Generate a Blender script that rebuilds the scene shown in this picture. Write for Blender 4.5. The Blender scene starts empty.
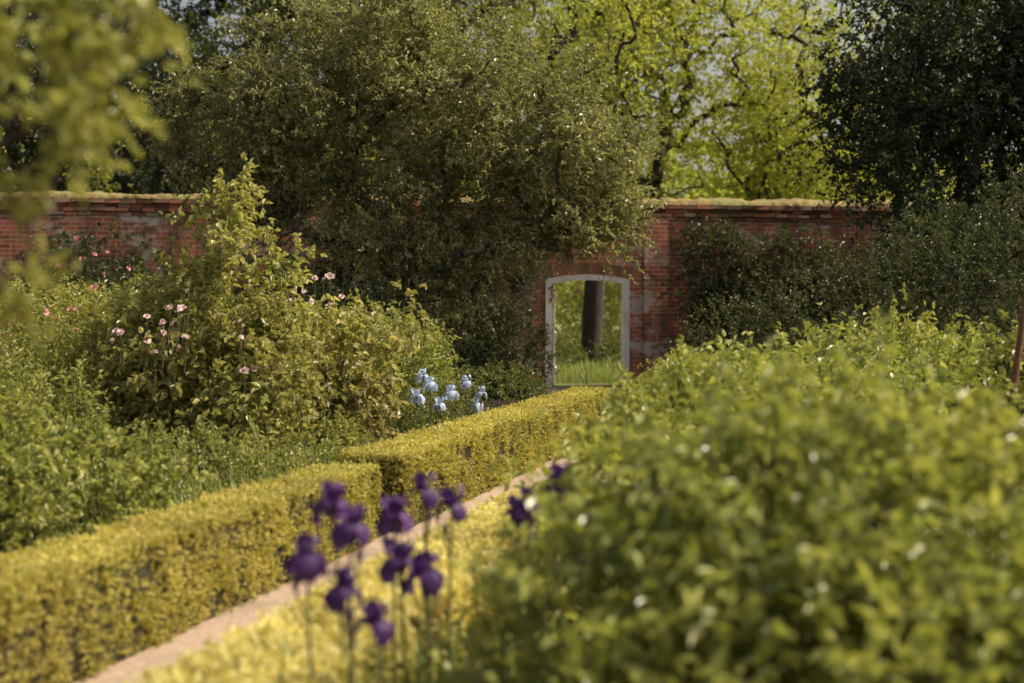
import bpy, math, numpy as np
from mathutils import Vector
R = np.random.default_rng(11)
rad = math.radians
scene = bpy.context.scene

# ------------------------------------------------------------------ utils
def unit(a):
    return a/np.maximum(np.linalg.norm(a,axis=-1,keepdims=True),1e-9)
def rdir(*s):
    return unit(R.normal(size=tuple(s)+(3,)))
_k=R.normal(size=(10,3)); _p=R.uniform(0,6.28,10)
def nz(P,s,q=10):
    a=np.zeros(P.shape[:-1])
    for i in range(q):
        a+=np.sin((P@_k[i])*s*(1+.25*i)+_p[i])/(1+.25*i)
    return a/3.0

class MB:
    def __init__(s):
        s.V=[];s.L=[];s.S=[];s.M=[];s.A=[];s.n=0;s.sm=[]
    def add(s,V,F,m,rnd=None,smooth=False):
        V=np.asarray(V,float).reshape(-1,3); F=np.asarray(F,np.int64)
        s.V.append(V); s.L.append((F+s.n).ravel()); s.S.append(np.full(len(F),F.shape[1]))
        s.M.append(np.full(len(F),m)); s.sm.append(np.full(len(F),smooth))
        if rnd is None: rnd=np.full(len(V),.5)
        elif np.isscalar(rnd): rnd=np.full(len(V),rnd)
        s.A.append(np.asarray(rnd,float)); s.n+=len(V)
    def box(s,c,d,m,rot=0,jit=0,rnd=None):
        v=np.array([[x,y,z] for x in(-.5,.5) for y in(-.5,.5) for z in(-.5,.5)])*np.array(d)
        if jit: v=v+R.normal(size=v.shape)*jit
        if rot:
            c_,s_=math.cos(rot),math.sin(rot)
            v=np.stack([v[:,0]*c_-v[:,1]*s_,v[:,0]*s_+v[:,1]*c_,v[:,2]],1)
        s.add(v+np.array(c),[[0,1,3,2],[4,6,7,5],[0,4,5,1],[2,3,7,6],[0,2,6,4],[1,5,7,3]],m,rnd)
    def build(s,name,mats,loc=(0,0,0),rotz=0,parent=None,vs=1.7):
        me=bpy.data.meshes.new(name)
        V=np.concatenate(s.V);L=np.concatenate(s.L);S=np.concatenate(s.S)
        me.vertices.add(len(V)); me.vertices.foreach_set('co',V.astype(np.float32).ravel())
        me.loops.add(len(L)); me.loops.foreach_set('vertex_index',L.astype(np.int32))
        me.polygons.add(len(S))
        st=np.concatenate([[0],np.cumsum(S)[:-1]]).astype(np.int32)
        me.polygons.foreach_set('loop_start',st)
        me.polygons.foreach_set('material_index',np.concatenate(s.M).astype(np.int32))
        me.polygons.foreach_set('use_smooth',np.concatenate(s.sm).astype(bool))
        for m in mats: me.materials.append(m)
        at=me.attributes.new('var','FLOAT_VECTOR','POINT')
        v1=np.clip(.5+.55*nz(V,vs,6),0,1); v2=np.clip(1+.22*nz(V+7.3,vs*2.6,5),.6,1.4)
        at.data.foreach_set('vector',np.stack([np.concatenate(s.A),v1,v2],1).astype(np.float32).ravel())
        me.update(calc_edges=True)
        ob=bpy.data.objects.new(name,me); scene.collection.objects.link(ob)
        ob.location=loc; ob.rotation_euler=(0,0,rotz)
        if parent: ob.parent=parent
        return ob

def tube(mb,P,r,sides,m,smooth=True,rnd=.5):
    P=np.asarray(P,float); r=np.asarray(r,float)
    n,k,_=P.shape
    T=unit(np.gradient(P,axis=1))
    ref=np.where(np.abs(T[:,:1,2:3])>.8,np.array([1.,0,0]),np.array([0,0,1.]))
    A=unit(np.cross(T,np.broadcast_to(ref,T.shape))); B=np.cross(T,A)
    a=np.arange(sides)*2*math.pi/sides
    V=P[:,:,None,:]+r[:,:,None,None]*(A[:,:,None,:]*np.cos(a)[None,None,:,None]+B[:,:,None,:]*np.sin(a)[None,None,:,None])
    i=np.arange(n)[:,None,None]*k*sides; j=np.arange(k-1)[None,:,None]*sides; q=np.arange(sides)[None,None,:]; q2=(q+1)%sides
    F=np.stack([i+j+q,i+j+q2,i+j+sides+q2,i+j+sides+q],-1).reshape(-1,4)
    mb.add(V,F,m,rnd,smooth)

def leaves(mb,P,D,N,L,w,m,rnd,simple=True,fold=.3,curl=.25):
    n=len(P)
    if n==0:return
    D=unit(D); S=unit(np.cross(D,N)); N=np.cross(S,D)
    L=np.broadcast_to(np.asarray(L,float),(n,))[:,None]; W=L*w
    if simple:
        V=np.stack([P,P+D*L*.45+S*W*.5+N*W*fold,P+D*L-N*L*curl*.5,P+D*L*.45-S*W*.5+N*W*fold],1)
        b=np.arange(n)[:,None]*4
        F=np.concatenate([b+np.array([[0,1,2]]),b+np.array([[0,2,3]])])
        mb.add(V,F,m,np.repeat(rnd,4))
    else:
        V=np.stack([P,P+D*L*.28+S*W*.46+N*W*fold,P+D*L*.66+S*W*.40+N*(W*fold-L*curl*.3),P+D*L-N*L*curl,
                    P+D*L*.66-S*W*.40+N*(W*fold-L*curl*.3),P+D*L*.28-S*W*.46+N*W*fold],1)
        b=np.arange(n)[:,None]*6
        F=np.concatenate([b+np.array([[0,1,2,3]]),b+np.array([[0,3,4,5]])])
        mb.add(V,F,m,np.repeat(rnd,6))

def twigs(mb,P,D,L,nl,leaf,w=.5,ml=0,mw=1,droop=.25,tr=.004,simple=True,spread=.9,flat=.8,lv=.3,wood=True):
    n=len(P); P=np.asarray(P,float); D=unit(np.asarray(D,float)); L=np.broadcast_to(np.asarray(L,float),(n,))
    t=R.uniform(.08,1.05,(n,nl))
    dz=np.array([0,0,-1.])*droop
    pos=P[:,None,:]+D[:,None,:]*(L[:,None]*t)[...,None]+dz*(L[:,None]*t**2)[...,None]
    ld=unit(D[:,None,:]*.55+rdir(n,nl)*spread+np.array([0,0,-.12]))
    N=unit(rdir(n,nl)*.75+np.array([0,0,flat])+D[:,None,:]*.2)
    tw=R.uniform(0,1,(n,1)); rn=np.clip(.45*tw+.55*R.uniform(0,1,(n,nl)),0,1)
    ll=leaf*(1+R.uniform(-lv,lv,(n,nl)))*(1.1-.35*t)
    leaves(mb,pos.reshape(-1,3),ld.reshape(-1,3),N.reshape(-1,3),ll.ravel(),w,ml,rn.ravel(),simple)
    if wood:
        ts=np.array([0,.5,1.])
        pp=P[:,None,:]+D[:,None,:]*(L[:,None]*ts)[...,None]+dz*(L[:,None]*ts**2)[...,None]
        tube(mb,pp,np.broadcast_to(tr*np.array([1,.75,.35]),(n,3)),3,mw,False)

def in_blobs(blobs,n,lo=0.,pw=2.2):
    B=np.array([b[:6] for b in blobs]); vol=(B[:,3]*B[:,4]*B[:,5])**.75
    idx=R.choice(len(B),n,p=vol/vol.sum())
    d=rdir(n); r=(lo+(1-lo)*R.uniform(0,1,n)**(1/pw))
    C=B[idx,:3]; P=C+d*r[:,None]*B[idx,3:6]
    return P,C,d

def skeleton(mb,stems,targets,m,rtip=.006,pw=2.3,up=.6,maxr=.3,sides=6,smin=0):
    nodes=[];par=[]
    for st in stems:
        prev=-1
        for p in st:
            nodes.append(np.array(p,float)); par.append(prev); prev=len(nodes)-1
    ns=len(nodes)
    base=np.mean([st[0] for st in stems],axis=0)
    T=np.array(targets); T=T[np.argsort(np.linalg.norm(T-base,axis=1))]
    arr=np.zeros((len(nodes)+len(T)*4,3)); arr[:len(nodes)]=nodes; cnt=len(nodes)
    ends=[]
    for t in T:
        A=arr[:cnt]; d=t-A; dist=np.linalg.norm(d,axis=1)
        cost=dist*(1+up*np.clip(-d[:,2]/np.maximum(dist,1e-6)+.15,0,1))+np.where(A[:,2]<base[2]+.25,.5,0)
        i=int(np.argmin(cost)); L=dist[i]
        if L<.02: continue
        k=3 if L>.5 else 2
        prev=i; s=A[i].copy()
        for j in range(1,k+1):
            f=j/k
            p=s+(t-s)*f+np.array([0,0,1])*L*.14*math.sin(f*math.pi)
            if j<k: p=p+R.normal(size=3)*L*.07
            arr[cnt]=p; par.append(prev); prev=cnt; cnt+=1
        ends.append(prev)
    w=np.zeros(cnt)
    for e in ends: w[e]+=rtip**pw
    for i in range(cnt-1,-1,-1):
        if w[i]==0:w[i]=rtip**pw
        if par[i]>=0: w[par[i]]+=w[i]
    r=np.minimum(w**(1/pw),maxr)
    r[:ns]=np.maximum(r[:ns],smin)
    E=[(par[i],i) for i in range(cnt) if par[i]>=0]
    a=np.array([e[0] for e in E]); b=np.array([e[1] for e in E])
    P=np.stack([arr[a],(arr[a]+arr[b])/2,arr[b]],1)
    rr=np.stack([np.minimum(r[a],r[b]*1.5),r[b]*1.1,r[b]],1)
    big=rr[:,0]>.02
    if big.any(): tube(mb,P[big],rr[big],sides+2,m)
    if (~big).any(): tube(mb,P[~big],rr[~big],4,m)

def tree(name,stems,blobs,ncl,ntw,nl,leaf,mats,w=.5,tl=.4,rtip=.006,maxr=.3,droop=.25,simple=True,cr=.18,flat=.8,upb=.25,tr=.004,pw=2.0,lo=.15,smin=0,wood=True,spread=.9):
    mb=MB()
    C,_,_=in_blobs(blobs,ncl,lo,pw)
    C=C[C[:,2]>.15]
    skeleton(mb,stems,C,1,rtip,maxr=maxr,smin=smin)
    n=len(C); sz=R.uniform(.5,1.5,n)
    P=np.repeat(C,ntw,0)+R.normal(size=(n*ntw,3))*cr*np.repeat(sz,ntw)[:,None]
    cen=np.mean(np.array([b[:3] for b in blobs]),0)
    D=unit(rdir(n*ntw)+unit(P-cen)*.35+np.array([0,0,upb]))
    twigs(mb,P,D,tl*R.uniform(.5,1.2,n*ntw),nl,leaf,w,0,1,droop,tr,simple,flat=flat,wood=wood,spread=spread)
    return mb.build(name,mats)

def bush(name,blobs,ntw,nl,leaf,mats,w=.5,tl=.25,simple=True,droop=.2,up=.35,flat=.8,tr=.003,stems=10,wood=True,extra=None,spread=.9,vs=1.7):
    mb=MB()
    P,C,d=in_blobs(blobs,ntw,.35,3.5)
    keep=P[:,2]>.02; P,C,d=P[keep],C[keep],d[keep]
    D=unit(unit(P-C)*.8+rdir(len(P))*.55+np.array([0,0,up]))
    LL=tl*R.uniform(.5,1.3,len(P))*np.where(R.uniform(0,1,len(P))<.06,1.7,1)
    twigs(mb,P,D,LL,nl,leaf,w,0,1,droop,tr,simple,flat=flat,wood=wood,spread=spread)
    for b in blobs:
        x,y,z,rx,ry,rz=b[:6]
        T=np.array([x,y,z])+rdir(stems)*np.array([rx,ry,rz])*.75
        G=np.stack([x+R.normal(size=stems)*rx*.25,y+R.normal(size=stems)*ry*.25,np.full(stems,-.02 if z-rz<1.2 else z-rz*.4)],1)
        mid=(T+G)/2+R.normal(size=(stems,3))*.05; mid[:,2]=G[:,2]+(T[:,2]-G[:,2])*.55
        tube(mb,np.stack([G,mid,T],1),np.tile([.012,.009,.004],(stems,1)),5,1)
    if extra: extra(mb)
    return mb.build(name,mats,vs=vs)

# ------------------------------------------------------------------ materials
def newmat(name):
    m=bpy.data.materials.new(name); m.use_nodes=True
    nt=m.node_tree; nt.nodes.clear()
    return m,nt,nt.nodes.new('ShaderNodeOutputMaterial')
def ramp(nt,cols,pos=None):
    r=nt.nodes.new('ShaderNodeValToRGB'); e=r.color_ramp.elements
    n=len(cols)
    pos=pos or [i/(n-1) for i in range(n)]
    while len(e)<n: e.new(.5)
    for i in range(n): e[i].position=pos[i]; e[i].color=(*cols[i],1)
    return r
def mixc(nt,a,b,f,mode='MIX'):
    m=nt.nodes.new('ShaderNodeMix'); m.data_type='RGBA'; m.blend_type=mode
    for i,v in ((6,a),(7,b)):
        if isinstance(v,tuple): m.inputs[i].default_value=(*v,1)
        else: nt.links.new(v,m.inputs[i])
    if isinstance(f,(int,float)): m.inputs[0].default_value=f
    else: nt.links.new(f,m.inputs[0])
    return m.outputs[2]
def noise(nt,scale,detail=3,rough=.5,vec=None):
    n=nt.nodes.new('ShaderNodeTexNoise'); n.inputs['Scale'].default_value=scale
    n.inputs['Detail'].default_value=detail; n.inputs['Roughness'].default_value=rough
    if vec is None:
        tc=nt.nodes.new('ShaderNodeTexCoord'); vec=tc.outputs['Object']
    nt.links.new(vec,n.inputs['Vector'])
    return n.outputs['Fac']
def mr(nt,v,a,b,c=0,d=1):
    m=nt.nodes.new('ShaderNodeMapRange'); nt.links.new(v,m.inputs[0])
    for i,x in enumerate((a,b,c,d)): m.inputs[i+1].default_value=x
    return m.outputs[0]

def leafmat(name,cols,tint,trans=.35,rough=.42,spec=.45,tmul=(1.18,1.2,.55),g=1.9,raw=False):
    gg=(g,g,g) if raw else (g*.955,g,g*1.3)
    cols=[tuple(min(.85,c[i]*gg[i]) for i in range(3)) for c in cols]; tint=tuple(min(.85,tint[i]*gg[i]) for i in range(3))
    m,nt,out=newmat(name)
    at=nt.nodes.new('ShaderNodeAttribute'); at.attribute_name='var'
    sp=nt.nodes.new('ShaderNodeSeparateXYZ'); nt.links.new(at.outputs['Vector'],sp.inputs[0])
    r=ramp(nt,cols); nt.links.new(sp.outputs[0],r.inputs[0])
    col=mixc(nt,r.outputs[0],tint,sp.outputs[1])
    vm=nt.nodes.new('ShaderNodeVectorMath'); vm.operation='SCALE'
    nt.links.new(col,vm.inputs[0]); nt.links.new(sp.outputs[2],vm.inputs['Scale'])
    col=vm.outputs[0]
    p=nt.nodes.new('ShaderNodeBsdfPrincipled'); nt.links.new(col,p.inputs['Base Color'])
    p.inputs['Roughness'].default_value=rough; p.inputs['Specular IOR Level'].default_value=spec
    t=nt.nodes.new('ShaderNodeBsdfTranslucent'); tc=mixc(nt,col,tmul,1.0,'MULTIPLY'); nt.links.new(tc,t.inputs[0])
    mx=nt.nodes.new('ShaderNodeMixShader'); mx.inputs[0].default_value=trans
    nt.links.new(p.outputs[0],mx.inputs[1]); nt.links.new(t.outputs[0],mx.inputs[2])
    nt.links.new(mx.outputs[0],out.inputs[0]); return m

def surfmat(name,c1,c2,scale=8,rough=.85,bump=.3,c3=None,s3=1.,bs=None):
    m,nt,out=newmat(name)
    n=noise(nt,scale,4,.6)
    r=ramp(nt,[c1,c2],[.35,.65]); nt.links.new(n,r.inputs[0]); col=r.outputs[0]
    if c3: col=mixc(nt,col,c3,mr(nt,noise(nt,s3,4,.6),.48,.62))
    p=nt.nodes.new('ShaderNodeBsdfPrincipled'); nt.links.new(col,p.inputs['Base Color']); p.inputs['Roughness'].default_value=rough
    if bump:
        b=nt.nodes.new('ShaderNodeBump'); b.inputs['Strength'].default_value=bump; b.inputs['Distance'].default_value=.02
        nt.links.new(noise(nt,bs or scale*2.5,3,.7),b.inputs['Height']); nt.links.new(b.outputs[0],p.inputs['Normal'])
    nt.links.new(p.outputs[0],out.inputs[0]); return m

M_bark=surfmat('bark',(.05,.038,.028),(.13,.10,.075),14,.9,.8)
M_barkd=surfmat('bark_dark',(.022,.017,.013),(.06,.05,.04),9,.9,0)
M_stem=surfmat('green_stem',(.09,.10,.04),(.16,.14,.07),20,.7,0)
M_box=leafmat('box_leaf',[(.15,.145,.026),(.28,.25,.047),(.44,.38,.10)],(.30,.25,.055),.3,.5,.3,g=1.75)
M_box_sunlit=leafmat('box_leaf_sunlit',[(.28,.25,.065),(.44,.375,.11),(.50,.44,.17)],(.46,.39,.12),.3,.5,.3,g=1.75)  # box leaf again, strong sunlight painted in as a lighter colour
M_tree=leafmat('crab_leaf',[(.08,.088,.03),(.17,.165,.06),(.34,.32,.15)],(.15,.148,.052),.4,.36,.55,g=1.95)
M_bright=leafmat('lime_leaf',[(.13,.15,.03),(.22,.225,.045),(.35,.33,.10)],(.21,.21,.042),.48,.45,.3,g=1.95)
M_back=leafmat('back_leaf',[(.03,.042,.012),(.06,.072,.02),(.13,.13,.035)],(.11,.115,.027),.35,.5,.3)
M_dark=leafmat('dark_leaf',[(.014,.022,.010),(.027,.036,.014),(.06,.068,.025)],(.026,.033,.013),.25,.42,.4,g=1.8)
M_climb=leafmat('climber_leaf',[(.026,.035,.013),(.05,.06,.02),(.10,.10,.038)],(.047,.05,.018),.28,.42,.4,g=1.9)
M_rose=leafmat('rose_leaf',[(.10,.12,.026),(.20,.20,.05),(.36,.31,.12)],(.21,.19,.058),.42,.36,.5,g=1.95)
M_cot=leafmat('cotinus_leaf',[(.11,.13,.03),(.21,.20,.055),(.36,.28,.13)],(.23,.185,.075),.4,.4,.45,g=1.95)
M_shrub=leafmat('shrub_leaf',[(.075,.095,.022),(.15,.158,.036),(.28,.26,.08)],(.18,.17,.04),.4,.38,.45,g=2.05)
M_mid=leafmat('mid_leaf',[(.045,.06,.016),(.09,.10,.025),(.16,.16,.045)],(.08,.088,.022),.33,.42,.4)
M_peony=leafmat('peony_leaf',[(.06,.08,.018),(.14,.155,.034),(.35,.33,.10)],(.20,.195,.042),.33,.33,.7,g=2.15)
M_grass=leafmat('grass_blade',[(.08,.12,.03),(.14,.17,.04),(.22,.22,.07)],(.14,.15,.04),.35,.45,.3)
M_core=surfmat('hedge_core',(.03,.026,.008),(.10,.082,.03),60,.95,.8)
M_path=surfmat('path_gravel',(.36,.25,.18),(.52,.40,.30),25,.9,.5,(.32,.25,.17),1.5,90)
M_purple=leafmat('iris_purple',[(.035,.015,.06),(.09,.035,.15),(.22,.12,.34)],(.075,.03,.13),.3,.5,.3,(1.2,.8,1.3),1.,True)
M_blue=leafmat('iris_blue',[(.32,.42,.62),(.48,.57,.74),(.70,.76,.85)],(.44,.53,.72),.25,.5,.3,(1,1,1),1,True)
M_pink=leafmat('rose_pink',[(.5,.16,.2),(.65,.28,.3),(.75,.46,.46)],(.65,.28,.29),.25,.5,.3,(1,1,1),1.,True)
M_white=leafmat('rose_white',[(.62,.45,.42),(.72,.58,.54),(.80,.72,.67)],(.70,.50,.48),.25,.5,.3,(1,1,1),1.,True)
M_paint=surfmat('white_paint',(.80,.79,.75),(.87,.86,.82),6,.5,.1,(.68,.65,.59),3)
M_wood=surfmat('stake_wood',(.14,.06,.03),(.26,.12,.06),10,.8,.5)
M_moss=surfmat('moss',(.13,.10,.04),(.36,.25,.09),7,.95,1.,(.22,.22,.07),2.2)

def brickmat():
    m,nt,out=newmat('old_brick')
    tc=nt.nodes.new('ShaderNodeTexCoord'); sp=nt.nodes.new('ShaderNodeSeparateXYZ'); nt.links.new(tc.outputs['Object'],sp.inputs[0])
    cb=nt.nodes.new('ShaderNodeCombineXYZ'); nt.links.new(sp.outputs[0],cb.inputs[0]); nt.links.new(sp.outputs[2],cb.inputs[1])
    br=nt.nodes.new('ShaderNodeTexBrick'); nt.links.new(cb.outputs[0],br.inputs['Vector'])
    br.inputs['Scale'].default_value=1; br.inputs['Brick Width'].default_value=.235; br.inputs['Row Height'].default_value=.085
    br.inputs['Mortar Size'].default_value=.010; br.inputs['Mortar Smooth'].default_value=.2; br.inputs['Bias'].default_value=-.15
    br.inputs['Color1'].default_value=(.70,.19,.09,1); br.inputs['Color2'].default_value=(.27,.08,.05,1); br.inputs['Mortar'].default_value=(.56,.47,.36,1)
    mp=nt.nodes.new('ShaderNodeMapping'); nt.links.new(tc.outputs['Object'],mp.inputs[0]); mp.inputs['Scale'].default_value=(2.2,2.2,.6)
    mp2=nt.nodes.new('ShaderNodeMapping'); nt.links.new(tc.outputs['Object'],mp2.inputs[0]); mp2.inputs['Scale'].default_value=(1,1,2); mp2.inputs['Location'].default_value=(3.3,0,1.2)
    col=mixc(nt,br.outputs['Color'],(.11,.075,.05),mr(nt,noise(nt,.9,6,.7,mp.outputs[0]),.45,.62,0,.85))
    col=mixc(nt,col,(.64,.59,.51),mr(nt,noise(nt,1.3,7,.8,mp2.outputs[0]),.53,.60,0,.8))
    col=mixc(nt,col,(.12,.11,.045),mr(nt,noise(nt,2.6,5,.7),.56,.67,0,.8))
    p=nt.nodes.new('ShaderNodeBsdfPrincipled'); nt.links.new(col,p.inputs['Base Color']); p.inputs['Roughness'].default_value=.9
    b=nt.nodes.new('ShaderNodeBump'); b.inputs['Strength'].default_value=.7; b.inputs['Distance'].default_value=.012; b.invert=True
    nt.links.new(br.outputs['Fac'],b.inputs['Height']); nt.links.new(b.outputs[0],p.inputs['Normal'])
    nt.links.new(p.outputs[0],out.inputs[0]); return m
M_brick=brickmat()
def capmat():
    m,nt,out=newmat('coping_brick')
    at=nt.nodes.new('ShaderNodeAttribute'); at.attribute_name='var'
    sp=nt.nodes.new('ShaderNodeSeparateXYZ'); nt.links.new(at.outputs['Vector'],sp.inputs[0])
    r=ramp(nt,[(.10,.055,.04),(.30,.12,.075),(.50,.20,.11),(.46,.37,.28)]); nt.links.new(sp.outputs[0],r.inputs[0])
    col=mixc(nt,r.outputs[0],(.15,.13,.06),mr(nt,noise(nt,2.3,5,.7),.45,.65,0,.85))
    p=nt.nodes.new('ShaderNodeBsdfPrincipled'); nt.links.new(col,p.inputs['Base Color']); p.inputs['Roughness'].default_value=.95
    nt.links.new(p.outputs[0],out.inputs[0]); return m
M_cap=capmat()

# ------------------------------------------------------------------ ground
def groundmat():
    m,nt,out=newmat('ground_mix')
    tc=nt.nodes.new('ShaderNodeTexCoord'); sp=nt.nodes.new('ShaderNodeSeparateXYZ'); nt.links.new(tc.outputs['Object'],sp.inputs[0])
    soil=ramp(nt,[(.03,.022,.014),(.09,.065,.04)],[.35,.65]); nt.links.new(noise(nt,9,6,.6),soil.inputs[0])
    gr=ramp(nt,[(.09,.12,.03),(.22,.23,.06)],[.35,.65]); nt.links.new(noise(nt,3,6,.7),gr.inputs[0])
    col=mixc(nt,soil.outputs[0],gr.outputs[0],mr(nt,sp.outputs[1],27.5,28.5))
    p=nt.nodes.new('ShaderNodeBsdfPrincipled'); nt.links.new(col,p.inputs['Base Color']); p.inputs['Roughness'].default_value=.95
    b=nt.nodes.new('ShaderNodeBump'); b.inputs['Strength'].default_value=.8; b.inputs['Distance'].default_value=.03
    nt.links.new(noise(nt,20,5,.7),b.inputs['Height']); nt.links.new(b.outputs[0],p.inputs['Normal'])
    nt.links.new(p.outputs[0],out.inputs[0]); return m
g=MB(); k=81
xs=np.sign(np.linspace(-1,1,k))*np.abs(np.linspace(-1,1,k))**3*600
X,Y=np.meshgrid(xs,xs)
idx=np.arange(k*k).reshape(k,k)
F=np.stack([idx[:-1,:-1],idx[:-1,1:],idx[1:,1:],idx[1:,:-1]],-1).reshape(-1,4)
g.add(np.stack([X,Y,0*X],-1),F,0); g.build('ground',[groundmat()])

dv=np.array([.245,.9695,0]); nv=np.array([.9695,-.245,0]); zv=np.array([0,0,1.])
def strip(name,p0,t0,t1,w0,w1,z,mat,n=60):
    m=MB(); ts=np.linspace(t0,t1,n)
    wob=lambda t,s:.02*np.sin(t*3.1+s)+.012*np.sin(t*7.7+s*2)
    A=p0+dv*ts[:,None]+nv*(w0+wob(ts,0))[:,None]+zv*z; B=p0+dv*ts[:,None]+nv*(w1+wob(ts,2))[:,None]+zv*z
    V=np.concatenate([A,B]); i=np.arange(n-1)
    m.add(V,np.stack([i,i+n,i+n+1,i+1],1),0); return m.build(name,[mat])
H1=np.array([-.90,9.6,0]); H2=np.array([-.75,9.95,0]); H3=np.array([-.04,8.45,0])
strip('garden_path',H1,-9,17.9,-.06,1.3,.004,M_path)

# ------------------------------------------------------------------ hedges
def hedge(name,p0,t0,t1,w0,w1,h,dens=1.0,leaf=.021,mat=None):
    m=MB()
    L=t1-t0; W=w1-w0
    def place(a,b,c):
        return p0+dv*(t0+a)[...,None]+nv*(w0+b)[...,None]+zv*c[...,None]
    ins=.03
    def grid(fa,na,nb,nrm):
        u,v=np.meshgrid(np.linspace(0,1,na),np.linspace(0,1,nb))
        P=fa(u,v); q=nz(P,9)*.012+nz(P,25)*.008
        P=P+nrm*q[...,None]
        id=np.arange(na*nb).reshape(nb,na)
        Fq=np.stack([id[:-1,:-1],id[:-1,1:],id[1:,1:],id[1:,:-1]],-1).reshape(-1,4)
        m.add(P,Fq,0,smooth=True)
    na=int(L/.06)
    W_=W-2*ins; H_=h-ins
    grid(lambda u,v:place(ins+u*(L-2*ins),ins+v*W_,H_+0*u),na,8,zv)
    grid(lambda u,v:place(ins+u*(L-2*ins),W-ins+0*u,v*H_),na,10,nv)
    grid(lambda u,v:place(ins+u*(L-2*ins),ins+0*u,v*H_),na,10,-nv)
    grid(lambda u,v:place(ins+0*u,ins+u*W_,v*H_),8,10,-dv)
    grid(lambda u,v:place(L-ins+0*u,ins+u*W_,v*H_),8,10,dv)
    def face(n,fa,nrm,thr,sz,kk=5,side=False,top=False):
        u=R.uniform(0,1,n);v=R.uniform(0,1,n)
        P=fa(u,v)
        q=.5*nz(P,11)+.8*nz(P*np.array([1,1,.28]),45)
        keep=q+R.uniform(-.5,.5,n)>thr
        P=P[keep]; q=q[keep]; n=len(P)
        P=P+nrm*(-.022+.014*nz(P,6)+.014*q+R.uniform(-.012,.014,n))[:,None]
        if top: P=P+zv*np.where(R.uniform(0,1,n)<.05,R.uniform(0,.035,n),0)[:,None]
        D=unit(nrm*.75+rdir(n)*.6+zv*(.6 if side else .35))
        ld=unit(D[:,None,:]*(.25 if top else .6)+rdir(n,kk)*.8+(zv*.25 if side else 0))
        pos=P[:,None,:]+D[:,None,:]*R.uniform(0,.035,(n,kk))[...,None]
        N=unit(rdir(n,kk)*(.6 if top else .9)+nrm*.9+zv*.3)
        rn=np.clip(.5*R.uniform(0,1,(n,1))+.5*R.uniform(0,1,(n,kk))+(.18 if top else -.15),0,1)  # sunlit top and dimmer sides put into the leaf colour
        leaves(m,pos.reshape(-1,3),ld.reshape(-1,3),N.reshape(-1,3),sz*R.uniform(.6,1.3,n*kk),.55,1,rn.ravel(),True,.2,.1)
    d=3400*dens
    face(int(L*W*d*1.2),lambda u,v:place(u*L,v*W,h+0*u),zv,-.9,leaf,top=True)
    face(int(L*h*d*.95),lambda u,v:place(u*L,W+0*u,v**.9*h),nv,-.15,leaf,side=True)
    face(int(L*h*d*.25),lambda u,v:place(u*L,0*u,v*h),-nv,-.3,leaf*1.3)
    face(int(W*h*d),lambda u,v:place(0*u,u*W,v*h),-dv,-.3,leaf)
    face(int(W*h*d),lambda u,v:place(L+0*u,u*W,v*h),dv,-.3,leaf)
    return m.build(name,[M_core,mat or M_box],vs=3.)
hedge('box_hedge',H1,-7.0,0,-.42,0,.50,1.1)
hedge('box_hedge',H2,0,8.2,-.50,0,.53,.7,.026)
hedge('box_hedge',H3,-6.4,.2,-.02,.50,.46,.6,.027,M_box_sunlit)

# ------------------------------------------------------------------ wall
w=MB()
XL,XR=-16,22; T=.36; HB=3.26; hw=.84; AR=.10
def arch(x): return 2.10+AR*(1-(x/hw)**2)
w.box(((XL-hw)/2,0,HB/2-.05),(-XL-hw,T,HB+.1),0)
w.box(((XR+hw)/2,0,HB/2-.05),(XR-hw,T,HB+.1),0)
na=24
for i in range(na):
    a=-hw+2*hw*i/na;b=a+2*hw/na
    za,zb=arch(a),arch(b)
    V=[[a,-T/2,za],[b,-T/2,zb],[b,-T/2,HB],[a,-T/2,HB],[a,T/2,za],[b,T/2,zb],[b,T/2,HB],[a,T/2,HB]]
    w.add(V,[[0,1,2,3],[5,4,7,6],[4,5,1,0],[3,2,6,7]],0)
for i in range(27):
    x=-hw-.02+(2*hw+.04)*(i+.5)/27; z=arch(min(max(x,-hw),hw))
    ang=-2*AR*x/hw**2
    bx=np.array([[sx*.026,sy,sz] for sx in(-1,1) for sy in(-T/2-.008,-T/2+.05) for sz in(.004,.225)])
    c_,s_=math.cos(math.atan(ang)),math.sin(math.atan(ang))
    bx=np.stack([bx[:,0]*c_-bx[:,2]*s_+x,bx[:,1],bx[:,0]*s_+bx[:,2]*c_+z],1)
    w.add(bx,[[0,1,3,2],[4,6,7,5],[0,4,5,1],[2,3,7,6],[0,2,6,4],[1,5,7,3]],1,R.uniform(.2,.8))
for px_ in (-5.2,-12.,1.35,9.,15.):
    w.box((px_,-T/2-.06,HB/2-.05),(.48,.118,HB+.098),0)
def course(z,h,proud,m=1,bl=.235,gap=.012):
    x=XL
    while x<XR:
        l=bl*R.uniform(.94,1.06)
        w.box((x+l/2,R.normal()*.006,z+h/2+R.normal()*.004),(l-gap,T+2*proud+R.normal()*.012,h-.008),m,R.normal()*.01,.004,R.uniform(0,1)); x+=l
course(HB,.075,.03); course(HB+.075,.075,.07); course(HB+.15,.075,.03); course(HB+.225,.085,.11,bl=.30)
ns=1100; xs=np.linspace(XL,XR,ns); pr=9
a=np.linspace(0,math.pi,pr)
XX,AA=np.meshgrid(xs,a)
P=np.stack([XX,-np.cos(AA)*(T/2+.10),HB+.31+np.sin(AA)*.08],-1)
q=.5+.5*nz(P,1.1)+.4*nz(P,5)+.3*nz(P,16)
P[...,2]+=np.clip(q,-.3,1.4)*.075*np.sin(AA); P[...,1]+=nz(P,7)*.04
id=np.arange(ns*pr).reshape(pr,ns)
w.add(P,np.stack([id[:-1,:-1],id[:-1,1:],id[1:,1:],id[1:,:-1]],-1).reshape(-1,4),2,smooth=True)
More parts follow.
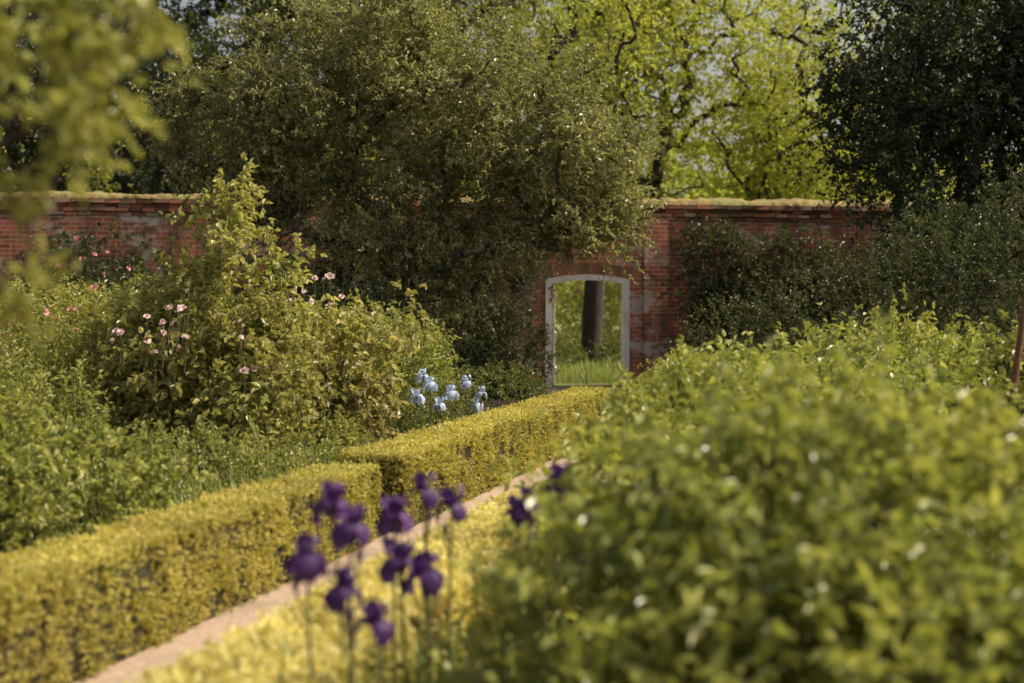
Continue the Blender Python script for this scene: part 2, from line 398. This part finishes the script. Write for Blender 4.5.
DOOR=(1.45,28.0,0); WR=rad(9)
w.build('brick_garden_wall',[M_brick,M_cap,M_moss],DOOR,WR)
def wl(x,y,z=0):
    return (DOOR[0]+x*math.cos(WR)-y*math.sin(WR),DOOR[1]+x*math.sin(WR)+y*math.cos(WR),z)

gate=bpy.data.objects.new('garden_door',None); scene.collection.objects.link(gate); gate.location=DOOR; gate.rotation_euler=(0,0,WR)
f=MB(); fw=.12
for s in(-1,1):
    f.box((s*(hw-fw/2-.003),-.13,1.045),(fw,.14,2.09),0)
    f.box((s*(hw-fw-.012),-.08,1.0),(.025,.05,2.0),0)
for i in range(na):
    a=-hw+.003+(2*hw-.006)*i/na;b=a+(2*hw-.006)/na
    za,zb=arch(a)-.003,arch(b)-.003
    V=[[a,-.203,za-.11],[b,-.203,zb-.11],[b,-.203,zb],[a,-.203,za],[a,-.06,za-.11],[b,-.06,zb-.11],[b,-.06,zb],[a,-.06,za]]
    f.add(V,[[0,1,2,3],[5,4,7,6],[4,5,1,0],[3,2,6,7]],0)
f.build('frame',[M_paint],parent=gate)
lf=MB()
for i in range(6):
    lf.box((0,.11+.2*i,1.0),(.035,.196,1.95),0)
for z in(.3,1.0,1.75): lf.box((.035,.6,z),(.03,1.14,.12),0)
lf.build('door_leaf',[M_paint],loc=(-hw+.20,0,0),rotz=rad(-11),parent=gate)

# ------------------------------------------------------------------ central tree (multi-stemmed)
stems=[[(-1.05,20,0),(-1.15,19.95,.6),(-1.35,19.9,1.3),(-1.6,19.9,2.1),(-1.95,19.8,3.0)],
       [(-.95,20.05,0),(-.95,20.1,.7),(-.85,20.1,1.5),(-.9,20.1,2.4),(-.95,20.2,3.4),(-1.2,20.1,4.4)],
       [(-.98,19.95,0),(-.85,19.9,.6),(-.7,19.9,1.3),(-.4,19.9,2.1),(.1,19.9,3.0)],
       [(-1.0,19.9,0),(-1.1,19.7,.8),(-1.2,19.5,1.7),(-1.4,19.3,2.6)]]
blobs=[(-2.5,20,4.5,1.7,1.6,1.2),(-4.0,20,4.0,1.1,1.2,.9),(-.8,20,4.3,1.6,1.6,1.2),(-1.6,20,5.4,1.5,1.5,.8),
       (.7,20,4.0,1.3,1.4,1.0),(1.15,19.9,2.95,.85,.9,.7),(1.15,19.8,2.8,.7,.7,.55),(-2.6,20,2.9,1.0,1.0,.7),(.2,20,3.1,.9,1,.7),(.5,19.7,2.9,.8,.8,.6),(-1.0,19.4,3.2,1.0,.8,.7),(-3.4,20,3.1,.8,.8,.5),
       (-1.5,19.4,2.4,.8,.6,.5),(-.5,19.4,2.4,.7,.6,.5),(-1.0,19.4,1.7,.45,.4,.5)]
tree('crabapple_tree',stems,blobs,430,19,12,.078,[M_tree,M_bark],w=.5,tl=.42,rtip=.007,maxr=.05,droop=.2,cr=.14,smin=.024)

# ------------------------------------------------------------------ trees beyond the wall
def bigtree(name,x,y,h,r,mat,ncl=260,leaf=.14,trunk=.25,z0=2.5,bark=M_barkd,ntw=12,nl=8,fork=3):
    tz=h*.42
    st=[[(x,y,-.1),(x+R.normal()*.1,y,tz*.5),(x+R.normal()*.2,y,tz)]]
    blobs=[]
    for i in range(10):
        a=R.uniform(0,6.28); q=R.uniform(.2,.75)*r; z=R.uniform(z0+1,h-1)
        blobs.append((x+math.cos(a)*q,y+math.sin(a)*q,z,r*.5,r*.5,(h-z0)*.17))
    blobs.append((x,y,h-1.2,r*.5,r*.5,1.5))
    return tree(name,st,blobs,ncl,ntw,nl,leaf,[mat,bark],w=.65,tl=.9,rtip=.02,maxr=trunk,droop=.25,cr=.35,tr=.008,pw=1.8,smin=trunk,wood=False)
bigtree('lime_tree',4.6,43,12.5,3.6,M_bright,230,.15,.16,3.5)
bigtree('lime_tree',8.6,47,13,3.8,M_bright,220,.15,.2,3)
bigtree('lime_tree',0.6,46,13,3.4,M_bright,150,.15,.2,4)
bigtree('lime_tree',13,58,15,5,M_bright,130,.2,.25,2)
bigtree('oak_tree',-5.5,36,11,3.4,M_back,220,.14,.22,3)
bigtree('oak_tree',-8.0,40,14,3.6,M_dark,230,.15,.24,4)
bigtree('oak_tree',-10.5,34,11,3.4,M_dark,280,.14,.24,2.5)
bigtree('oak_tree',-2.0,38,12,2.8,M_back,170,.14,.22,4)
bigtree('oak_tree',-14.5,39,12,4,M_back,130,.15,.24,2.5)
bigtree('oak_tree',1.86,34,13,2.3,M_bright,70,.14,.23,6.5)
bigtree('oak_tree',13.5,42,13,4,M_back,160,.16,.3,2.5)
bl=[]
for i in range(80):
    x=R.uniform(-45,48); y=R.uniform(62,85); z=R.uniform(1,9)
    bl.append((x,y,z,R.uniform(3,5),3,R.uniform(2,3)))
bush('distant_trees',bl,7000,9,.5,[M_bright,M_barkd],w=.75,tl=1.6,stems=1,wood=False,up=.1,vs=.35)
bush('meadow_shrub',[(1.2,40,.9,1.2,.8,.9),(3.2,42,1.3,1.3,.8,1.3),(2.3,50,1.5,3,1,1.5)],1300,9,.12,[M_shrub,M_barkd],w=.6,tl=.5,wood=False)
bush('meadow_shrub',[(1.1,32.5,.3,.5,.5,.35),(2.5,33,.35,.5,.5,.4),(1.8,36,.4,1.2,.5,.4)],500,9,.09,[M_mid,M_barkd],w=.6,tl=.3,wood=False)

def dtree(name,x,y,blobs,ncl,mat=M_dark,leaf=.10):
    st=[[(x,y,-.1),(x+.1,y,1.5),(x-.1,y,3.0),(x,y,5.)]]
    return tree(name,st,blobs,ncl,12,10,leaf,[mat,M_barkd],w=.6,tl=.55,rtip=.012,maxr=.17,droop=.35,cr=.28,tr=.006,wood=False)
dtree('yew_tree',7.6,24,[(7.5,24,6.6,2.2,1.8,1.4),(6.6,24,5.2,1.4,1.6,1.0),(8.6,24,4.6,2,1.6,1.4),(5.9,23.6,4.0,1.0,1.2,.7),(7.6,23,3.2,1.8,1.2,.9),(9.6,24,6,1.6,1.6,2)],430)
dtree('yew_tree',12.5,26,[(12.5,26,6,2.4,2,2.2),(12.5,26,3,2.4,2,1.6)],120)

def rose_geo(mb,p,r,m):
    for k,(n,el,sc) in enumerate(((6,.15,1.),(5,.6,.8),(4,1.1,.6))):
        a=np.arange(n)*6.283/n+k*.5+R.uniform(0,.5)
        ax=unit(np.array([R.normal()*.5,-.7+R.normal()*.3,.7])); e1=unit(np.cross(ax,[0,0,1.])); e2=np.cross(ax,e1)
        D=(e1*np.cos(a)[:,None]+e2*np.sin(a)[:,None])*math.cos(el)+ax*math.sin(el)
        leaves(mb,np.tile(p,(n,1)),D,np.tile(ax,(n,1)),r*sc*R.uniform(.7,1.1,n),.95,m,R.uniform(0,1,n),False,.15,-.1)
def climber(name,x0,x1,z0,z1,n,mat,depth=.45,leaf=.085,flowers=0,fm=None):
    bl=[]
    k=max(3,int((x1-x0)*1.6))
    for i in range(k):
        x=x0+(x1-x0)*(i+.5)/k+R.normal()*.15
        zt=z1*R.uniform(.85,1.05)
        z=z0+.1
        while z<zt-.2:
            h=R.uniform(.4,.65)
            X_,Y_,_=wl(x+R.normal()*.15,-T/2-depth*R.uniform(.6,1.0))
            bl.append((X_,Y_,z+h*.5,R.uniform(.4,.6),depth,h*.75)); z+=h
    def ex(mb):
        if flowers:
            P,C,d=in_blobs(bl,flowers*6,.9,8); s=(d[:,1]<-.2)&(P[:,2]>.9); P=P[s][:flowers]
            P=P+np.array([0,-.28,.05])
            for p in P: rose_geo(mb,p,R.uniform(.04,.075),2)
    return bush(name,bl,n,10,leaf,[mat,M_barkd]+([fm] if fm else []),w=.6,tl=.32,stems=3,droop=.4,up=.1,extra=ex,wood=False)
climber('climbing_rose',1.8,6.0,0,2.95,3300,M_climb,.5)
climber('climbing_rose',5.8,13,0,3.1,2600,M_dark)
climber('climbing_rose',-10.5,-7.3,0,2.5,1600,M_climb,flowers=30,fm=M_pink)
climber('climbing_rose',-6.8,-1.5,0,2.5,2900,M_dark,flowers=18,fm=M_pink)
climber('climbing_rose',-5.0,-1.0,2.2,3.1,800,M_climb,.3)

# garden shrubs, mid distance
bush('laurel_shrub',[(.0,24.5,.75,.6,.6,.85),(-.5,24.6,.85,.6,.6,.85),(-1.1,24.3,.7,.6,.6,.8)],1100,11,.08,[M_climb,M_barkd],tl=.25,wood=False)
bush('lilac_shrub',[(4.3,19,1.2,1.1,1,.9),(5.6,19,1.5,1.2,1,1.0),(3.4,20,.9,.9,.9,.8),(6.8,18.5,1.5,1.2,1,1.2),(5,18,.8,1.5,1,.8)],2500,11,.068,[M_climb,M_barkd],tl=.34,droop=.1,wood=False)
bush('elder_shrub',[(7.3,20,2.4,1,.9,.9),(6.2,20.5,2.3,.8,.8,.6)],1100,12,.075,[M_climb,M_barkd],tl=.35,wood=False)
bush('flowering_shrub',[(-5.1,15.5,1.0,.8,.8,.75),(-4.2,15,.95,.7,.7,.75),(-5.9,15,.9,.7,.8,.9),(-3.6,16,1.0,.6,.7,.7)],2500,11,.062,[M_shrub,M_stem],tl=.34,wood=False)
bush('dark_shrub',[(-5.3,18.5,1.2,.8,.8,.9),(-3.8,19,1.2,1.0,.8,.9),(-2.3,18.6,1.0,.9,.7,.8),(-7,18,1.2,1,.8,.8)],1700,11,.07,[M_climb,M_barkd],tl=.3,wood=False)
bush('foliage_shrub',[(-1.6,14.5,.9,.55,.6,.6),(-1.15,15.2,.8,.5,.6,.6),(-2.2,14.8,.8,.5,.6,.6)],1500,11,.06,[M_shrub,M_stem],tl=.25,wood=False)
bush('dark_shrub',[(-1.35,13.4,.42,.5,.45,.45),(-.95,14.4,.45,.4,.4,.45),(-1.2,16.6,.6,.7,.6,.6),(-.1,18,.4,.5,.7,.4)],1300,11,.055,[M_mid,M_stem],tl=.2,wood=False)

bl=[(-2.75,12.6,1.35,.55,.6,.55),(-2.3,12.4,1.2,.5,.5,.5),(-3.0,12.4,.9,.6,.5,.5),(-2.1,12.1,.75,.45,.5,.45),(-2.55,12.5,2.05,.3,.3,.4),(-2.5,12.6,2.55,.12,.15,.3),(-2.05,12.5,1.75,.2,.2,.3),(-3.3,12.6,1.5,.3,.3,.35)]
st=[[(-2.6+R.normal()*.15,12.5+R.normal()*.1,0),(-2.6+R.normal()*.25,12.5,.5),(-2.55+R.normal()*.3,12.5,1.0)] for i in range(6)]
tree('rose_bush',st,bl,165,10,9,.073,[M_rose,M_stem],w=.55,tl=.30,rtip=.004,maxr=.03,simple=False,cr=.085,tr=.003)
def bloom(name,pts,m,r):
    mb=MB()
    for p in pts:
        p=np.array(p); rose_geo(mb,p,r*R.uniform(.5,1.1),0)
        tube(mb,[[p-[.02,-.03,.3],p-[0,-.02,.12],p]],[[.004,.003,.003]],4,1)
    mb.build(name,[m,M_stem])
bloom('rose_blossom',[(-2.75+R.normal()*.35,11.85+R.normal()*.1,1.35+R.normal()*.28) for i in range(24)],M_white,.045)
bloom('rose_blossom',[(-2.0+R.normal()*.2,13.6+R.normal()*.1,1.68+R.normal()*.1) for i in range(12)],M_white,.055)
bloom('rose_blossom',[(-4.6+R.normal()*.6,14.0+R.normal()*.1,1.55+R.normal()*.18) for i in range(18)],M_pink,.05)

st=[[(-1.75,13,0),(-1.75,13,.5),(-1.7,13,.9)],[(-1.9,13,0),(-2.0,13,.5),(-2.1,13,.8)]]
tree('cotinus_shrub',st,[(-1.75,13,1.0,.5,.4,.55),(-1.4,13,.75,.35,.4,.4),(-2.1,12.7,.6,.4,.4,.45),(-1.2,13.2,1.4,.25,.3,.2)],100,8,9,.072,[M_cot,M_stem],w=.65,tl=.24,rtip=.004,maxr=.02,simple=False,cr=.1,tr=.003)
bush('hardy_geranium',[(-2.6,8.6,.38,.45,.5,.40),(-3.3,8.9,.45,.5,.5,.5),(-3.0,7.8,.33,.45,.5,.36),(-3.9,9.2,.4,.6,.6,.5),(-2.3,9.0,.3,.3,.4,.3)],1500,10,.055,[M_shrub,M_stem],w=.6,tl=.22,up=.6,simple=False)
bush('low_perennials',[(-1.9,10.6,.2,.4,.4,.28),(-1.35,11.5,.2,.35,.5,.25),(-2.5,10.9,.25,.5,.5,.33),(-1.55,12.3,.25,.35,.5,.3)],1100,9,.05,[M_shrub,M_stem],w=.5,tl=.2,up=.8)
bush('phlox_clump',[(-3.5,10.8,.4,.45,.5,.55),(-4.3,11.2,.5,.5,.6,.7),(-4.6,12.8,.7,.7,.6,.8),(-3.7,12.6,.6,.4,.5,.65)],1300,11,.07,[M_shrub,M_stem],w=.4,tl=.35,up=1.2)

# ------------------------------------------------------------------ blades
def blades(mb,P,H,lean,w,m,k=5):
    n=len(P); P=np.asarray(P,float); H=np.broadcast_to(H,(n,))
    a=R.uniform(0,6.28,n); d=np.stack([np.cos(a),np.sin(a),0*a],1); s=np.stack([-np.sin(a+R.normal(size=n)*.5),np.cos(a),0*a],1)
    t=np.linspace(0,1,k)
    ln=np.abs(R.normal(size=n))*lean
    C=P[:,None,:]+zv*(H[:,None]*(t-.25*ln[:,None]*t**3))[...,None]+d[:,None,:]*(H[:,None]*ln[:,None]*t**2)[...,None]
    ww=w*np.array([.8,1,.9,.6,.04])[:k]
    V=np.stack([C-s[:,None,:]*ww[None,:,None]/2,C+s[:,None,:]*ww[None,:,None]/2],2)
    i=np.arange(n)[:,None]*k*2; j=np.arange(k-1)[None,:]*2
    F=np.stack([i+j,i+j+1,i+j+3,i+j+2],-1).reshape(-1,4)
    mb.add(V,F,m,np.repeat(R.uniform(0,1,n),k*2),True)
g=MB(); n=5000
x=R.uniform(-4.2,-1.0,n); y=R.uniform(8.5,14,n); ok=(x<-.9+(y-9.6)*.253-.7)
blades(g,np.stack([x,y,0*x],1)[ok],R.uniform(.15,.55,ok.sum()),.35,.012,0)
g.build('grass',[M_grass])
g=MB(); n=14000
x=R.uniform(-1,5,n); y=R.uniform(28.7,42,n)
blades(g,np.stack([x,y,0*x],1),R.uniform(.1,.45,n),.35,.02,0,5)
g.build('meadow_grass',[M_grass])

# ------------------------------------------------------------------ irises
def petal(mb,p,az,kind,s,m):
    s=s*R.uniform(.85,1.2); az+=R.normal()*.15
    u=np.linspace(0,1,8)[:,None]; v=np.linspace(-1,1,7)[None,:]
    if kind=='fall':
        r=s*(.05+.62*np.sin(u*1.9)); z=s*(.10*np.sin(u*3.1)-.85*np.clip(u-.3,0,1)**1.25*1.4)
        wd=s*.42*np.sin(np.clip(u*.80+.1,0,1)*math.pi)**.6
    else:
        o=R.uniform(.2,.42)
        r=s*(.05+o*np.sin(u*math.pi*.75)); z=s*.62*u
        wd=s*.30*np.sin(np.clip(u*.80+.1,0,1)*math.pi)**.6
    ruf=s*.10*np.sin(v*5+u*8+R.uniform(0,6))*np.abs(v)*u
    rr=r+ruf-(0.05*s*v**2 if kind=='fall' else .05*s*v**2); zz=z+ruf*.9-(.12*s*v**2 if kind=='fall' else .04*s*v**2)
    tt=v*wd
    c,s_=math.cos(az),math.sin(az)
    X=rr*c-tt*s_; Y=rr*s_+tt*c
    P=np.stack([X,Y,zz+0*X],-1)+p
    id=np.arange(56).reshape(8,7)
    mb.add(P,np.stack([id[:-1,:-1],id[:-1,1:],id[1:,1:],id[1:,:-1]],-1).reshape(-1,4),m,(np.broadcast_to(.15+.7*u,(8,7))*R.uniform(.4,1.1)).ravel(),True)
def iris(name,x,y,z,s,mat,nblade=9):
    mb=MB(); lean=R.normal(size=2)*.05
    p0=np.array([x-lean[0],y-lean[1],0]); p=np.array([x,y,z])
    mid=(p0+p)/2+np.array([R.normal()*.01,R.normal()*.01,0])
    tube(mb,[[p0,mid,p]],[[.007,.006,.005]],6,1)
    tube(mb,[[p-[0,0,.05],p-[0,0,.02],p+[0,0,.01]]],[[.006,.012,.009]],6,1)
    a0=R.uniform(0,2)
    for k in range(3):
        petal(mb,p,a0+k*2.094,'fall',s,0); petal(mb,p,a0+1.047+k*2.094,'std',s,0)
    q=mid+(p-mid)*.55; b=q+np.array([R.normal()*.03,R.normal()*.03,.09])
    tube(mb,[[q,(q+b)/2+[0,0,-.005],b]],[[.004,.004,.005]],5,1)
    tube(mb,[[b,b+[0,0,.025],b+[0,0,.06]]],[[.006,.012,.002]],6,0)
    blades(mb,np.array([x-lean[0],y-lean[1],0])+np.concatenate([R.normal(size=(nblade,2))*.06,np.zeros((nblade,1))],1),R.uniform(.35,.62,nblade),.25,.028,2)
    mb.build(name,[mat,M_stem,M_grass])
for x,y,z in [(-.57,4.5,.98),(-.50,4.4,.92),(-.387,4.7,.91),(-.21,5.0,.90),(-.32,5.1,.94),(-.61,4.2,.86),(-.478,4.0,.80),(-.339,4.3,.83),(-.26,4.32,.79),(-.376,3.9,.73),(.06,5.3,.87),(.185,5.5,.94),(.02,5.4,.82)]:
    iris('purple_iris',x,y,z,.085,M_purple)
for x,y,z in [(-.75,13,.89),(-.88,13.1,.77),(-.66,13,.70),(-.45,14,.85),(-.30,14,.74),(-.36,14.2,.62),(-.58,13.5,.78),(-.84,13.4,.94)]:
    iris('blue_iris',x,y,z,.09,M_blue,9)

# ------------------------------------------------------------------ right-hand shrubs
bush('peony_bush',[(.45,4.1,.50,.50,.55,.48),(.85,4.2,.80,.50,.55,.48),(1.2,4.5,.82,.50,.55,.46),(.95,3.7,.45,.6,.5,.45)],1250,10,.068,[M_peony,M_stem],w=.5,tl=.24,simple=False,up=.6,stems=14,tr=.004,vs=3.2)
bush('peony_bush',[(1.65,3.9,.45,.45,.5,.40),(1.5,3.1,.3,.4,.4,.3)],560,10,.062,[M_peony,M_stem],w=.5,tl=.2,simple=False,up=.6,vs=3.2)
bush('peony_bush',[(.62,7.0,.5,.42,.7,.42),(.95,8,.6,.5,.7,.5),(1.35,8.9,.72,.6,.8,.5),(.35,6.1,.35,.28,.5,.35)],1500,9,.068,[M_peony,M_stem],w=.5,tl=.26,simple=False,up=.6,wood=False)
bush('peony_bush',[(2.1,10,.8,.7,.8,.5),(2.9,11,.85,.7,.9,.55),(1.5,10.8,.55,.6,.9,.5),(3.5,10.2,.7,.6,.8,.6),(2.3,8.2,.6,.7,.8,.5)],2000,9,.064,[M_peony,M_stem],w=.5,tl=.28,simple=False,up=.6,wood=False)
bush('peony_bush',[(1.9,13.5,.5,.8,1.2,.5),(2.3,16,.5,.8,1.2,.5),(4.0,14,.7,1,1,.6)],1600,9,.06,[M_shrub,M_stem],tl=.22,up=.6,wood=False)
bush('dark_shrub',[(4.2,10.3,.8,.6,.8,.8),(4.9,12.3,1.0,.8,.8,.9)],1300,11,.06,[M_climb,M_stem],tl=.25,wood=False)
bush('lady_mantle',[(.05,2.7,.28,.3,.3,.28),(.45,2.9,.3,.3,.3,.26),(-.02,3.5,.25,.28,.4,.27),(-.12,4.3,.2,.2,.5,.22)],750,8,.05,[M_peony,M_stem],w=.8,tl=.14,simple=False,up=.8)
s=MB(); tube(s,[[(3.05,9,-.05),(3.14,9,.8),(3.26,9,1.72)]],[[.026,.025,.022]],8,0); tube(s,[[(3.26,9,1.715),(3.263,9,1.735),(3.265,9,1.74)]],[[.022,.015,.002]],8,0); s.build('wooden_stake',[M_wood])

# ------------------------------------------------------------------ sapling hanging into upper left
st=[[(-2.0,3.5,0),(-1.98,3.5,.9),(-1.9,3.5,1.7),(-1.75,3.5,2.3)]]
tree('hazel_sapling',st,[(-1.2,3.5,2.28,.30,.3,.16),(-1.05,3.5,2.1,.12,.2,.12),(-1.3,3.4,1.95,.14,.2,.2),(-1.27,3.4,1.6,.07,.12,.16),(-1.9,3.5,2.4,.5,.5,.5)],105,6,8,.05,[M_shrub,M_bark],w=.55,tl=.15,rtip=.002,maxr=.02,simple=False,cr=.05,tr=.0015,droop=.5)

# ------------------------------------------------------------------ light
A,E=rad(84),rad(47)
Sv=Vector((math.cos(E)*math.sin(A),math.cos(E)*math.cos(A),math.sin(E)))
sl=bpy.data.lights.new('sun','SUN'); sl.energy=5; sl.angle=rad(.5); sl.color=(1,.925,.78)
so=bpy.data.objects.new('sun',sl); scene.collection.objects.link(so); so.rotation_euler=Sv.to_track_quat('Z','Y').to_euler()
wd=bpy.data.worlds.new('World'); scene.world=wd; wd.use_nodes=True; nt=wd.node_tree
sk=nt.nodes.new('ShaderNodeTexSky'); sk.sky_type='NISHITA'; sk.sun_disc=False; sk.sun_elevation=E; sk.sun_rotation=A; sk.dust_density=5; sk.air_density=1
bg=nt.nodes['Background']; bg.inputs[1].default_value=.14
nt.links.new(mixc(nt,sk.outputs[0],(1.28,1.10,.90),1.0,'MULTIPLY'),bg.inputs[0])
scene.view_settings.view_transform='Standard'; scene.view_settings.look='None'; scene.view_settings.exposure=0

cam=bpy.data.cameras.new('camera'); co=bpy.data.objects.new('camera',cam); scene.collection.objects.link(co)
cam.lens=50; cam.sensor_width=36; co.location=(0,0,1.6); co.rotation_euler=(rad(90-1.47),0,0)
cam.clip_end=2000; cam.dof.use_dof=True; cam.dof.focus_distance=15; cam.dof.aperture_fstop=1.3; cam.dof.aperture_blades=9
scene.camera=co
